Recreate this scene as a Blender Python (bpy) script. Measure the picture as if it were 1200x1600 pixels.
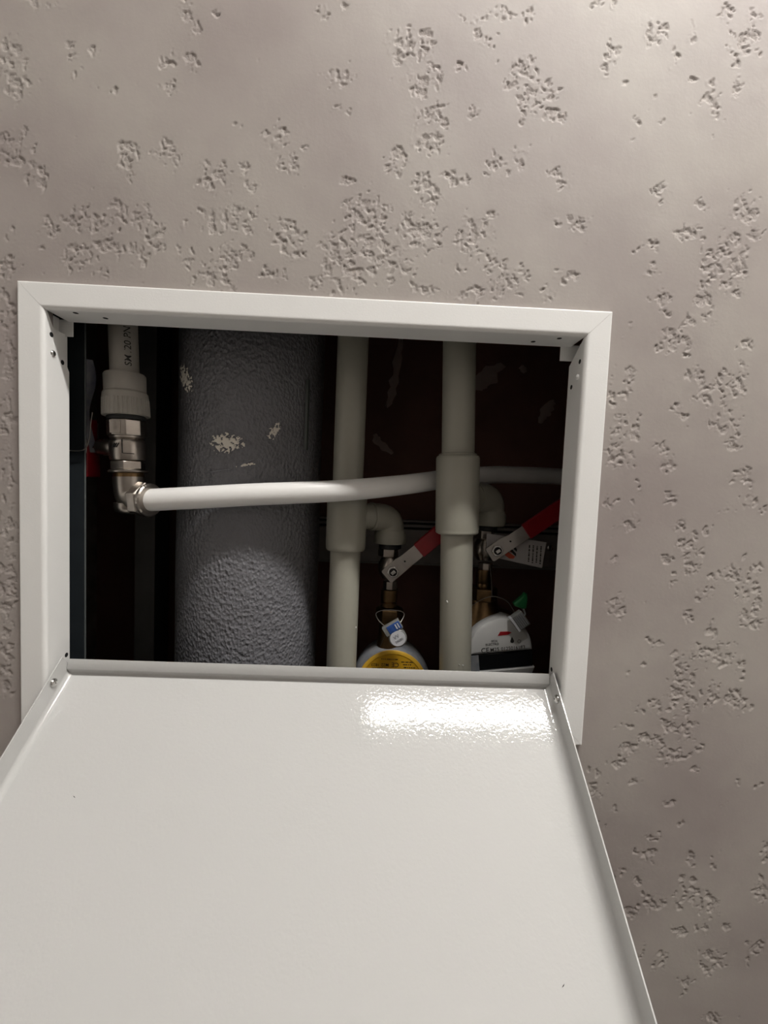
import bpy, math, random
import numpy as np
from mathutils import Vector, Matrix

for o in list(bpy.data.objects):
    bpy.data.objects.remove(o, do_unlink=True)
scene = bpy.context.scene
col = scene.collection

# ------------------------------------------------------------------ camera
# world: x right, y into the wall, z up; the hatch frame's face lies at y = 0
cam_data = bpy.data.cameras.new('camera')
cam_data.sensor_fit = 'VERTICAL'
cam_data.sensor_height = 36.0
cam_data.sensor_width = 27.0
cam_data.lens = 660.0 / 1600.0 * 36.0
cam_data.clip_start = 0.005
cam = bpy.data.objects.new('camera', cam_data)
col.objects.link(cam)
R_ = ((0.99890245, -0.02148305, 0.04162175), (0.0402902, -0.05907975, -0.99743986), (0.02388706, 0.99802207, -0.05814935))
r, d, f = (Vector(v) for v in R_)
m = Matrix((r, -d, -f)).transposed().to_4x4()
m.translation = Vector((0.04743, -0.32982, 1.35763))
cam.matrix_world = m
scene.camera = cam

# ------------------------------------------------------------------ world, exposure
world = bpy.data.worlds.new('world')
scene.world = world
world.use_nodes = True
world.node_tree.nodes['Background'].inputs[0].default_value = (0.5, 0.5, 0.5, 1)
world.node_tree.nodes['Background'].inputs[1].default_value = 0.02
scene.view_settings.view_transform = 'Standard'
scene.view_settings.look = 'None'
scene.view_settings.gamma = 1.0
scene.view_settings.use_curve_mapping = False
scene.cycles.max_bounces = 8
scene.cycles.diffuse_bounces = 4
scene.view_settings.exposure = 1.55
LAMP_STRENGTH = 45.0
LAMP = dict(x0=0.06, x1=1.06, y=-0.43, z=2.46, w=0.05)      # linear lamp under the ceiling, close to the wall

# ------------------------------------------------------------------ materials
def mat(name, color, rough=0.5, metal=0.0, var=0.0, var_scale=8.0, var_color=None, bump=0.0, bump_scale=200.0, bump_dist=0.001,
        spec=0.5, coat=0.0, detail=3.0, rough_var=0.0):
    mt = bpy.data.materials.new(name); mt.use_nodes = True
    nt = mt.node_tree; N = nt.nodes; L = nt.links
    b = N['Principled BSDF']
    b.inputs['Base Color'].default_value = (*color, 1)
    b.inputs['Roughness'].default_value = rough
    b.inputs['Metallic'].default_value = metal
    b.inputs['Specular IOR Level'].default_value = spec
    b.inputs['Coat Weight'].default_value = coat
    tc = N.new('ShaderNodeTexCoord')
    if var > 0:
        n = N.new('ShaderNodeTexNoise'); n.inputs['Scale'].default_value = var_scale; n.inputs['Detail'].default_value = 5
        L.new(tc.outputs['Object'], n.inputs['Vector'])
        mx = N.new('ShaderNodeMixRGB'); mx.inputs[1].default_value = (*color, 1)
        vc = var_color or tuple(c * 0.6 for c in color)
        mx.inputs[2].default_value = (*vc, 1)
        rp = N.new('ShaderNodeValToRGB'); rp.color_ramp.elements[0].position = 0.35; rp.color_ramp.elements[1].position = 0.7
        rp.color_ramp.elements[1].color = (var, var, var, 1)
        L.new(n.outputs['Fac'], rp.inputs[0]); L.new(rp.outputs[0], mx.inputs[0]); L.new(mx.outputs[0], b.inputs['Base Color'])
    if rough_var > 0:
        n = N.new('ShaderNodeTexNoise'); n.inputs['Scale'].default_value = var_scale * 3; n.inputs['Detail'].default_value = 4
        L.new(tc.outputs['Object'], n.inputs['Vector'])
        mr = N.new('ShaderNodeMapRange'); mr.inputs['To Min'].default_value = max(0.02, rough - rough_var); mr.inputs['To Max'].default_value = rough + rough_var
        L.new(n.outputs['Fac'], mr.inputs['Value']); L.new(mr.outputs[0], b.inputs['Roughness'])
    if bump > 0:
        n = N.new('ShaderNodeTexNoise'); n.inputs['Scale'].default_value = bump_scale; n.inputs['Detail'].default_value = detail
        L.new(tc.outputs['Object'], n.inputs['Vector'])
        bp = N.new('ShaderNodeBump'); bp.inputs['Strength'].default_value = bump; bp.inputs['Distance'].default_value = bump_dist
        L.new(n.outputs['Fac'], bp.inputs['Height']); L.new(bp.outputs[0], b.inputs['Normal'])
    return mt

def srgb(r, g, b):
    t = lambda c: (c / 255 / 12.92) if c / 255 <= 0.04045 else ((c / 255 + 0.055) / 1.055) ** 2.4
    return (t(r), t(g), t(b))

M = {}
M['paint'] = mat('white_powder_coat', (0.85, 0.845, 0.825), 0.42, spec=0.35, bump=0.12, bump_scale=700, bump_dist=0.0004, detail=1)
M['door_paint'] = mat('dimmed_white_orange_peel', (0.565, 0.564, 0.552), 0.05, spec=0.22, bump=0.35, bump_scale=430, bump_dist=0.0002, detail=1.5)  # same white as the frame, darkened in colour to offset the lamp's light
M['plain_wall'] = mat('pale_wall_paint', (0.60, 0.575, 0.55), 0.8)
M['ceiling'] = mat('ceiling_paint', (0.7, 0.69, 0.67), 0.85)
M['darkened_wall'] = mat('bounce_darkened_wall', (0.22, 0.205, 0.19), 0.6)  # front wall coloured darker to cut light bounced into the hatch
M['floor'] = mat('floor_tile', (0.34, 0.32, 0.30), 0.4, var=0.5, var_scale=6)
M['shaft'] = mat('brown_shaft_board', (0.24, 0.110, 0.080), 0.75, var=0.8, var_scale=9, var_color=(0.15, 0.072, 0.054), bump=0.4, bump_scale=60, bump_dist=0.002)
M['concrete'] = mat('dark_concrete', (0.28, 0.24, 0.20), 0.9, var=0.8, var_scale=30, var_color=(0.15, 0.125, 0.10), bump=0.5, bump_scale=140, bump_dist=0.002)
M['smear'] = mat('dry_plaster_smear', (0.50, 0.38, 0.35), 0.9, bump=0.4, bump_scale=500, bump_dist=0.0008)
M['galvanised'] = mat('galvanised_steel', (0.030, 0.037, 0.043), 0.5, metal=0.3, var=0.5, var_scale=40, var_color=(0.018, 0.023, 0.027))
M['rail'] = mat('dull_zinc_rail', (0.30, 0.275, 0.26), 0.55, metal=0.35, var=0.5, var_scale=30)
M['stud_edge'] = mat('pale_stud_edge', (0.10, 0.11, 0.11), 0.5, metal=0.3)  # folded edge in a paler grey than the stud's web
M['stud_grey'] = mat('dusty_grey_stud', (0.20, 0.192, 0.185), 0.7, var=0.5, var_scale=25)
M['foam'] = mat('grey_foam_insulation', (0.168, 0.168, 0.182), 0.34, spec=0.55, var=0.4, var_scale=60, var_color=(0.125, 0.124, 0.132))
M['splash'] = mat('dried_plaster_splash', (0.78, 0.74, 0.66), 0.95, bump=0.5, bump_scale=900, bump_dist=0.0006)
M['tape'] = mat('seam_tape', (0.055, 0.065, 0.06), 0.3)
M['ppr'] = mat('grey_green_plastic_pipe', (0.345, 0.335, 0.28), 0.32, spec=0.45, var=0.25, var_scale=14, var_color=(0.31, 0.30, 0.25), bump=0.05, bump_scale=90, bump_dist=0.0006)
M['union'] = mat('pale_grey_plastic_union', (0.37, 0.345, 0.305), 0.45, var=0.3, var_scale=60)
M['white_pipe'] = mat('white_multilayer_pipe', (0.80, 0.79, 0.77), 0.30, spec=0.5)
M['nickel'] = mat('nickel_plated_brass', (0.46, 0.42, 0.38), 0.30, metal=1.0, var=0.45, var_scale=90, var_color=(0.28, 0.24, 0.20), bump=0.05, bump_scale=500, bump_dist=0.0004, rough_var=0.06)
M['brass'] = mat('dull_brass', (0.26, 0.165, 0.08), 0.38, metal=1.0, var=0.7, var_scale=70, var_color=(0.10, 0.06, 0.03), bump=0.2, bump_scale=400, bump_dist=0.0004)
M['steel'] = mat('bright_steel', (0.62, 0.61, 0.59), 0.25, metal=1.0)
M['lever'] = mat('brushed_steel_lever', (0.52, 0.49, 0.46), 0.38, metal=0.85, var=0.4, var_scale=60)
M['red'] = mat('red_plastic_sleeve', (0.23, 0.006, 0.011), 0.32, spec=0.5, var=0.4, var_scale=110, var_color=(0.16, 0.005, 0.009))
M['rubber'] = mat('black_gasket', (0.012, 0.012, 0.012), 0.6)
M['hole'] = mat('painted_dark_hole', (0.008, 0.008, 0.008), 0.9)
M['meter_grey'] = mat('dusty_blue_grey_plastic', (0.20, 0.215, 0.245), 0.55, var=0.8, var_scale=110, var_color=(0.34, 0.335, 0.33))
M['yellow'] = mat('yellow_dial_face', (0.72, 0.40, 0.022), 0.35)
M['yellow_rim'] = mat('yellow_dial_rim', (0.78, 0.46, 0.04), 0.3)
M['ink'] = mat('dark_print', (0.02, 0.018, 0.016), 0.6)
M['meter_white'] = mat('white_meter_plastic', (0.70, 0.70, 0.69), 0.3)
M['display'] = mat('black_display_window', (0.010, 0.011, 0.013), 0.15)
M['arrow'] = mat('red_print', (0.45, 0.012, 0.02), 0.45)
M['orange'] = mat('orange_red_print', (0.62, 0.10, 0.045), 0.5)
M['card'] = mat('white_card', (0.56, 0.53, 0.52), 0.7, var=0.3, var_scale=40)
M['clear'] = mat('dusty_clear_plastic', (0.22, 0.22, 0.21), 0.25, var=0.4, var_scale=200)
M['blue'] = mat('blue_plastic', (0.035, 0.09, 0.30), 0.3)
M['green'] = mat('green_plastic', (0.02, 0.17, 0.055), 0.4)
M['seal_white'] = mat('white_seal_disc', (0.62, 0.63, 0.66), 0.5)
M['wire'] = mat('seal_wire', (0.25, 0.23, 0.21), 0.35, metal=0.9)
M['film'] = mat('smoky_plastic_film', (0.15, 0.145, 0.155), 0.35, var=0.6, var_scale=120, var_color=(0.04, 0.05, 0.10))
M['lamp_body'] = mat('lamp_housing', (0.75, 0.75, 0.75), 0.4)

def emit(name, color, strength):
    mt = bpy.data.materials.new(name); mt.use_nodes = True
    b = mt.node_tree.nodes['Principled BSDF']
    b.inputs['Base Color'].default_value = (0.9, 0.9, 0.9, 1)
    b.inputs['Emission Color'].default_value = (*color, 1); b.inputs['Emission Strength'].default_value = strength
    return mt
M['glow'] = emit('lit_diffuser', (1.0, 0.972, 0.932), LAMP_STRENGTH)

# embossed foam: cells and fine wrinkles
nt = M['foam'].node_tree; N = nt.nodes; L = nt.links
tc = N.new('ShaderNodeTexCoord')
mp = N.new('ShaderNodeMapping'); mp.inputs['Scale'].default_value = (1, 1, 0.75)
n1 = N.new('ShaderNodeTexNoise'); n1.inputs['Scale'].default_value = 330; n1.inputs['Detail'].default_value = 2
v1 = N.new('ShaderNodeTexVoronoi'); v1.inputs['Scale'].default_value = 340
ad = N.new('ShaderNodeMath'); ad.operation = 'MULTIPLY_ADD'; ad.inputs[1].default_value = 0.7
bp = N.new('ShaderNodeBump'); bp.inputs['Strength'].default_value = 1.0; bp.inputs['Distance'].default_value = 0.0017
L.new(tc.outputs['Object'], mp.inputs[0]); L.new(mp.outputs[0], n1.inputs['Vector']); L.new(mp.outputs[0], v1.inputs['Vector'])
L.new(v1.outputs['Distance'], ad.inputs[0]); L.new(n1.outputs['Fac'], ad.inputs[2]); L.new(ad.outputs[0], bp.inputs['Height'])
L.new(bp.outputs[0], N['Principled BSDF'].inputs['Normal'])

# decorative plaster: taupe, softly mottled, slightly pearly, torn pits rough inside
pl = bpy.data.materials.new('taupe_decorative_plaster'); pl.use_nodes = True
nt = pl.node_tree; N = nt.nodes; L = nt.links; B = N['Principled BSDF']
tc = N.new('ShaderNodeTexCoord')
na = N.new('ShaderNodeTexNoise'); na.inputs['Scale'].default_value = 7; na.inputs['Detail'].default_value = 4
nb = N.new('ShaderNodeTexNoise'); nb.inputs['Scale'].default_value = 420; nb.inputs['Detail'].default_value = 3
nc = N.new('ShaderNodeTexNoise'); nc.inputs['Scale'].default_value = 55; nc.inputs['Detail'].default_value = 3
for n in (na, nb, nc): L.new(tc.outputs['Object'], n.inputs['Vector'])
cr = N.new('ShaderNodeValToRGB')
cr.color_ramp.elements[0].position = 0.36; cr.color_ramp.elements[0].color = (0.322, 0.280, 0.264, 1)
cr.color_ramp.elements[1].position = 0.64; cr.color_ramp.elements[1].color = (0.398, 0.362, 0.332, 1)
L.new(na.outputs['Fac'], cr.inputs[0]); L.new(cr.outputs[0], B.inputs['Base Color'])
at_ = N.new('ShaderNodeAttribute'); at_.attribute_name = 'pit'
mr = N.new('ShaderNodeMapRange'); mr.inputs['To Min'].default_value = 0.55; mr.inputs['To Max'].default_value = 0.7
L.new(at_.outputs['Fac'], mr.inputs['Value']); L.new(mr.outputs[0], B.inputs['Roughness'])
B.inputs['Specular IOR Level'].default_value = 0.35
mu = N.new('ShaderNodeMath'); mu.operation = 'MULTIPLY_ADD'; mu.inputs[1].default_value = 0.55; mu.inputs[2].default_value = 0.07
L.new(at_.outputs['Fac'], mu.inputs[0])
b1 = N.new('ShaderNodeBump'); b1.inputs['Distance'].default_value = 0.0010
L.new(mu.outputs[0], b1.inputs['Strength']); L.new(nb.outputs['Fac'], b1.inputs['Height'])
b2 = N.new('ShaderNodeBump'); b2.inputs['Distance'].default_value = 0.0010; b2.inputs['Strength'].default_value = 0.16
L.new(nc.outputs['Fac'], b2.inputs['Height']); L.new(b1.outputs[0], b2.inputs['Normal']); L.new(b2.outputs[0], B.inputs['Normal'])
M['plaster'] = pl

# ------------------------------------------------------------------ mesh helpers
V = Vector
def basis(axis, hint=None):
    a = V(axis).normalized()
    h = V(hint) if hint else (V((0, 0, 1)) if abs(a.z) < 0.9 else V((1, 0, 0)))
    u = (h - a * h.dot(a)).normalized()
    return u, a.cross(u).normalized(), a

class MB:
    def __init__(s): s.v = []; s.f = []
    def add(s, vs, fs):
        k = len(s.v); s.v += [V(p) for p in vs]; s.f += [tuple(i + k for i in q) for q in fs]; return s
    def box(s, x0, x1, y0, y1, z0, z1):
        vs = [(x, y, z) for x in (x0, x1) for y in (y0, y1) for z in (z0, z1)]
        return s.add(vs, [(0, 1, 3, 2), (4, 6, 7, 5), (0, 4, 5, 1), (2, 3, 7, 6), (0, 2, 6, 4), (1, 5, 7, 3)])
    def obox(s, c, ex, ey, ez):                       # oriented box: centre, three half-axis vectors
        c, ex, ey, ez = V(c), V(ex), V(ey), V(ez)
        vs = [c + ex * a + ey * b + ez * g for a in (-1, 1) for b in (-1, 1) for g in (-1, 1)]
        return s.add(vs, [(0, 1, 3, 2), (4, 6, 7, 5), (0, 4, 5, 1), (2, 3, 7, 6), (0, 2, 6, 4), (1, 5, 7, 3)])
    def lathe(s, prof, origin, axis, seg=40, hint=None, rfun=None):   # prof: (radius, distance along axis)
        u, w, a = basis(axis, hint); o = V(origin); vs = []; fs = []
        for r, t in prof:
            for i in range(seg):
                th = 2 * math.pi * i / seg
                rr = r * (rfun(th) if rfun else 1)
                vs.append(o + a * t + (u * math.cos(th) + w * math.sin(th)) * rr)
        n = len(prof)
        for j in range(n - 1):
            for i in range(seg):
                k = (i + 1) % seg
                fs.append((j * seg + i, j * seg + k, (j + 1) * seg + k, (j + 1) * seg + i))
        fs.append(tuple(reversed(range(seg)))); fs.append(tuple(range((n - 1) * seg, n * seg)))
        return s.add(vs, fs)
    def hexa(s, origin, axis, rad, h, n=6, rot=0.0, ch=0.12, hint=None):      # chamfered nut
        u, w, a = basis(axis, hint); o = V(origin); vs = []; c = rad * ch
        for r, t in ((rad * (1 - ch), 0), (rad, c * 0.6), (rad, h - c * 0.6), (rad * (1 - ch), h)):
            for i in range(n):
                th = 2 * math.pi * i / n + rot
                vs.append(o + a * t + (u * math.cos(th) + w * math.sin(th)) * r)
        fs = [(j * n + i, j * n + (i + 1) % n, (j + 1) * n + (i + 1) % n, (j + 1) * n + i) for j in range(3) for i in range(n)]
        fs += [tuple(reversed(range(n))), tuple(range(3 * n, 4 * n))]
        return s.add(vs, fs)
    def tube(s, path, rad, seg=24):
        P = [V(p) for p in path]; n = len(P); vs = []; fs = []
        T = [(P[min(i + 1, n - 1)] - P[max(i - 1, 0)]).normalized() for i in range(n)]
        u = basis(T[0])[0]
        for i in range(n):
            u = (u - T[i] * u.dot(T[i])).normalized(); w = T[i].cross(u)
            rr = rad[i] if isinstance(rad, (list, tuple)) else rad
            for k in range(seg):
                th = 2 * math.pi * k / seg
                vs.append(P[i] + (u * math.cos(th) + w * math.sin(th)) * rr)
        for i in range(n - 1):
            for k in range(seg):
                k2 = (k + 1) % seg
                fs.append((i * seg + k, i * seg + k2, (i + 1) * seg + k2, (i + 1) * seg + k))
        fs.append(tuple(reversed(range(seg)))); fs.append(tuple(range((n - 1) * seg, n * seg)))
        return s.add(vs, fs)
    def prism(s, poly, origin, ex, ey, ez, h, bev=0.0):       # polygon in (ex, ey) extruded along ez, front edge bevelled
        o, ex, ey, ez = V(origin), V(ex), V(ey), V(ez); n = len(poly)
        cx = sum(p[0] for p in poly) / n; cy = sum(p[1] for p in poly) / n
        rows = [(0.0, 0.0)]
        rows += [(h, 0.0)] if bev <= 0 else [(h - bev, 0.0), (h - bev * 0.3, bev * 0.3), (h, bev)]
        vs = []
        for t, inset in rows:
            for x, y in poly:
                dx, dy = cx - x, cy - y; dl = math.hypot(dx, dy) or 1
                vs.append(o + ex * (x + dx / dl * inset) + ey * (y + dy / dl * inset) + ez * t)
        fs = [(j * n + i, j * n + (i + 1) % n, (j + 1) * n + (i + 1) % n, (j + 1) * n + i) for j in range(len(rows) - 1) for i in range(n)]
        fs += [tuple(reversed(range(n))), tuple(range((len(rows) - 1) * n, len(rows) * n))]
        return s.add(vs, fs)
    def build(s, name, material, parent=None, bevel=0.0, angle=35, fix=True):
        off = V(parent.matrix_world.translation) if parent is not None else V((0, 0, 0))
        p = parent
        if p is not None:
            off = V((0, 0, 0))
            while p is not None:
                off += p.location; p = p.parent
        me = bpy.data.meshes.new(name)
        me.from_pydata([tuple(q - off) for q in s.v], [], s.f); me.update()
        if fix:
            import bmesh
            bm = bmesh.new(); bm.from_mesh(me); bmesh.ops.recalc_face_normals(bm, faces=bm.faces[:]); bm.to_mesh(me); bm.free()
        me.materials.append(M[material])
        me.shade_smooth(); me.set_sharp_from_angle(angle=math.radians(angle))
        o = bpy.data.objects.new(name, me); col.objects.link(o); o.parent = parent
        if bevel > 0:
            md = o.modifiers.new('bevel', 'BEVEL'); md.width = bevel; md.segments = 2; md.limit_method = 'ANGLE'; md.angle_limit = math.radians(40)
        return o

def tag(o, label, cat, group=None):
    o['label'] = label; o['category'] = cat
    if group: o['group'] = group
    return o
def thing(name, label, cat, loc, group=None):
    o = bpy.data.objects.new(name, None); o.empty_display_size = 0.02; col.objects.link(o); o.location = loc
    return tag(o, label, cat, group)
def struct(o): o['kind'] = 'structure'; return o

def text_part(name, body, size, origin, ex, ey, material, parent, lift=0.00012, shape=None, align='CENTER'):
    cu = bpy.data.curves.new(name, 'FONT'); cu.body = body; cu.size = size; cu.align_x = align; cu.align_y = 'CENTER'
    cu.resolution_u = 3; cu.extrude = 0.00004; cu.offset = size * 0.006
    ob = bpy.data.objects.new(name, cu); col.objects.link(ob)
    dg = bpy.context.evaluated_depsgraph_get()
    me = bpy.data.meshes.new_from_object(ob.evaluated_get(dg)); bpy.data.objects.remove(ob, do_unlink=True)
    o, ex, ey = V(origin), V(ex).normalized(), V(ey).normalized(); ez = ex.cross(ey)
    mb = MB()
    vs = []
    for q in me.vertices:
        x, y, z = q.co
        vs.append(shape(x, y, z + lift) if shape else o + ex * x + ey * y + ez * (z + lift))
    mb.add(vs, [tuple(p.vertices) for p in me.polygons]); bpy.data.meshes.remove(me)
    return mb.build(name, material, parent, fix=False)

def smooth_path(pts, sub=8):
    P = [V(p) for p in pts]; P = [P[0] * 2 - P[1]] + P + [P[-1] * 2 - P[-2]]; out = []
    for i in range(1, len(P) - 2):
        for k in range(sub):
            t = k / sub; a, b, c, e = P[i - 1], P[i], P[i + 1], P[i + 2]
            out.append(0.5 * ((2 * b) + (c - a) * t + (2 * a - 5 * b + 4 * c - e) * t * t + (3 * b - a - 3 * c + e) * t ** 3))
    return out + [P[-2]]

# gradient noise on arrays
def perlin(x, y, seed):
    rng = np.random.RandomState(seed); A = rng.rand(256, 256) * 2 * np.pi; gx, gy = np.cos(A), np.sin(A)
    xi = np.floor(x).astype(int); yi = np.floor(y).astype(int); u = x - xi; w = y - yi
    fu = u * u * u * (u * (u * 6 - 15) + 10); fw = w * w * w * (w * (w * 6 - 15) + 10)
    def g(i, j): a = (xi + i) & 255; b = (yi + j) & 255; return gx[a, b] * (u - i) + gy[a, b] * (w - j)
    n0 = g(0, 0) * (1 - fu) + g(1, 0) * fu; n1 = g(0, 1) * (1 - fu) + g(1, 1) * fu
    return (n0 * (1 - fw) + n1 * fw) * 1.5
def fbm(x, y, seed, octv=4, gain=0.5):
    s = 0.0; a = 1.0
    for k in range(octv): s = s + a * perlin(x * 2 ** k + 17.3 * k, y * 2 ** k + 5.1 * k, seed + k); a *= gain
    return s

# ------------------------------------------------------------------ the room and its plastered wall
X0, X1, Y0, ZC = -0.75, 1.45, -1.35, 2.52          # room extents
BLOBS = "-208,1697,14,4 -231,1659,10,16 -227,1637,10,8 -188,1670,5,3 -172,1665,6,6 -183,1660,6,5 -185,1648,4,4 -171,1642,4,4 -158,1640,5,4 -105,1700,6,9 -98,1687,7,6 -116,1666,7,6 -99,1665,7,7 -116,1648,9,7 9,1660,10,9 7,1637,4,4 17,1636,4,5 -5,1706,6,6 9,1710,5,3 -82,1699,3,6 -225,1601,14,12 -211,1577,10,10 -230,1590,12,10 -144,1592,9,14 -117,1599,14,10 -82,1585,14,11 -62,1592,7,6 -56,1577,9,5 -37,1615,9,9 -25,1597,10,9 -65,1620,6,4 -16,1607,4,4 18,1588,7,5 -230,1535,5,7 -204,1541,8,8 -211,1525,5,2 -174,1547,20,13 -181,1519,12,12 -150,1555,10,10 -159,1532,10,10 -134,1549,13,10 -124,1536,12,10 -138,1526,10,12 -93,1559,7,7 -76,1553,14,12 -57,1554,10,12 -103,1547,5,6 -69,1527,15,12 -102,1526,10,7 -83,1510,18,10 -33,1555,10,5 -23,1541,15,16 -59,1530,10,6 -32,1514,7,5 13,1543,17,12 32,1561,19,19 18,1523,22,20 42,1536,16,16 -233,1509,10,10 -164,1511,9,5 -6,1512,10,7 -42,1517,7,5 60,1684,17,14 72,1691,10,8 68,1659,12,10 80,1665,7,12 77,1637,15,12 80,1619,14,11 68,1614,5,5 104,1707,10,5 128,1713,11,7 147,1713,6,7 112,1696,6,6 122,1692,5,5 145,1671,13,14 153,1653,13,12 165,1661,10,9 171,1643,10,6 110,1640,6,4 147,1637,4,4 99,1673,6,4 129,1608,8,6 147,1612,7,6 139,1603,3,6 101,1593,11,7 122,1598,4,4 54,1608,11,7 52,1601,7,9 74,1584,10,12 84,1578,6,10 115,1551,13,16 127,1564,7,9 81,1549,13,15 66,1553,13,15 57,1525,16,11 131,1533,12,8 144,1520,18,10 107,1525,6,5 117,1508,20,6 78,1511,12,6 174,1514,7,10 191,1527,12,8 153,1531,4,5 196,1565,11,6 179,1567,3,4 200,1554,3,3 181,1593,9,5 173,1601,6,4 214,1691,8,9 207,1677,4,4 223,1669,4,2 244,1707,12,12 209,1722,6,6 197,1724,5,4 260,1689,3,11 271,1710,3,7 294,1723,5,10 313,1702,13,13 307,1688,6,4 309,1672,4,10 319,1720,6,10 274,1674,7,4 291,1662,9,13 299,1646,3,3 245,1661,5,3 250,1648,4,6 237,1643,4,5 256,1593,11,5 259,1582,4,5 289,1584,7,5 283,1563,12,8 324,1582,12,16 334,1565,6,10 315,1548,14,19 300,1542,10,13 254,1552,7,9 255,1533,6,7 242,1550,3,2 265,1514,11,7 297,1520,7,12 322,1529,10,10 256,1533,5,7 271,1503,6,3 287,1495,7,5 277,1485,14,11 265,1475,8,5 286,1473,5,6 301,1528,14,10 301,1508,5,12 307,1496,4,5 329,1534,7,10 243,1492,4,2 233,1482,5,2 244,1452,6,11 240,1437,4,5 229,1451,3,8 230,1434,4,8 237,1416,6,10 252,1415,5,8 248,1407,10,5 239,1391,11,12 271,1400,6,7 280,1386,5,11 282,1431,4,4 287,1424,8,5 295,1454,6,11 307,1440,12,11 318,1455,8,10 327,1443,12,13 333,1461,6,8 334,1481,6,9 314,1420,6,11 327,1418,11,11 333,1406,8,8 343,1378,8,10 333,1375,4,3 353,1363,5,5 330,1352,7,5 348,1358,10,5 362,1351,5,4 283,1358,9,7 236,1353,8,8 256,1367,4,6 256,1354,3,4 253,1339,7,8 248,1333,5,6 292,1335,7,9 301,1322,11,13 305,1307,9,11 291,1293,5,6 286,1311,4,5 316,1333,4,4 242,1307,7,5 248,1268,9,9 340,1300,11,7 349,1314,4,4 323,1289,5,9 315,1281,4,6 306,1262,7,5 359,1298,6,13 355,1282,11,14 326,1252,6,8 359,1267,11,14 279,1241,8,4 272,1224,5,6 263,1213,4,3 299,1227,9,8 308,1211,12,14 307,1195,17,14 319,1233,14,9 338,1231,14,10 353,1221,5,12 283,1186,13,7 303,1173,14,11 314,1168,12,8 331,1199,11,11 353,1194,10,12 367,1189,4,4 261,1168,5,5 280,1159,12,6 267,1150,8,6 260,1139,10,7 294,1154,6,5 305,1146,17,8 326,1155,5,5 323,1135,5,5 239,1130,5,5 240,1114,8,10 258,1098,4,5 272,1123,7,4 301,1104,9,4 359,1124,3,4 378,1121,5,3 350,1105,6,4 316,1088,5,5 292,1073,9,8 288,1059,8,8 265,1041,8,6 251,1081,3,3 282,1033,4,5 327,1057,5,8 346,1052,4,5 320,1037,4,6 331,1040,4,5 297,1016,10,11 327,1020,13,12 347,1014,12,10 321,991,8,7 340,994,8,7 363,994,5,4 281,1007,8,7 389,1064,4,11 390,1030,8,14 351,962,16,12 307,964,10,11 289,970,5,9 331,944,8,9 389,977,8,9 382,965,4,5 356,912,14,7 397,983,5,5 -235,1481,9,19 -235,1443,8,22 -236,1400,8,24 -236,1356,8,25 -237,1311,8,25 -237,1266,8,25 -238,1225,8,25 -237,1194,8,15"
GX0, GX1, GZ0, GZ1 = -0.28, 0.44, 0.88, 1.76         # finely modelled plaster
OX0, OX1, OZ0, OZ1 = -0.64, 0.86, 0.50, 2.16         # coarser plaster further out
HX, HZ0, HZ1 = 0.212, 1.156, 1.490                   # hole behind the hatch frame
def plaster_blobs():
    rng = random.Random(5)
    bl = [tuple(float(t) / 1000 for t in b.split(',')) for b in BLOBS.split()]
    for _ in range(330):                              # away from the hatch the same scatter goes on
        bx, bz = rng.uniform(OX0, OX1), rng.uniform(OZ0, OZ1)
        r1, r2, k = rng.uniform(0.004, 0.016), rng.uniform(0.004, 0.016), rng.randint(1, 4)
        for q in range(k):
            cx, cz = bx + rng.gauss(0, 0.016) * (q > 0), bz + rng.gauss(0, 0.020) * (q > 0)
            if not (-0.265 < cx < 0.425 and 0.885 < cz < 1.745): bl.append((cx, cz, r1 * rng.uniform(.5, 1.1), r2 * rng.uniform(.5, 1.1)))
    return bl
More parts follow.
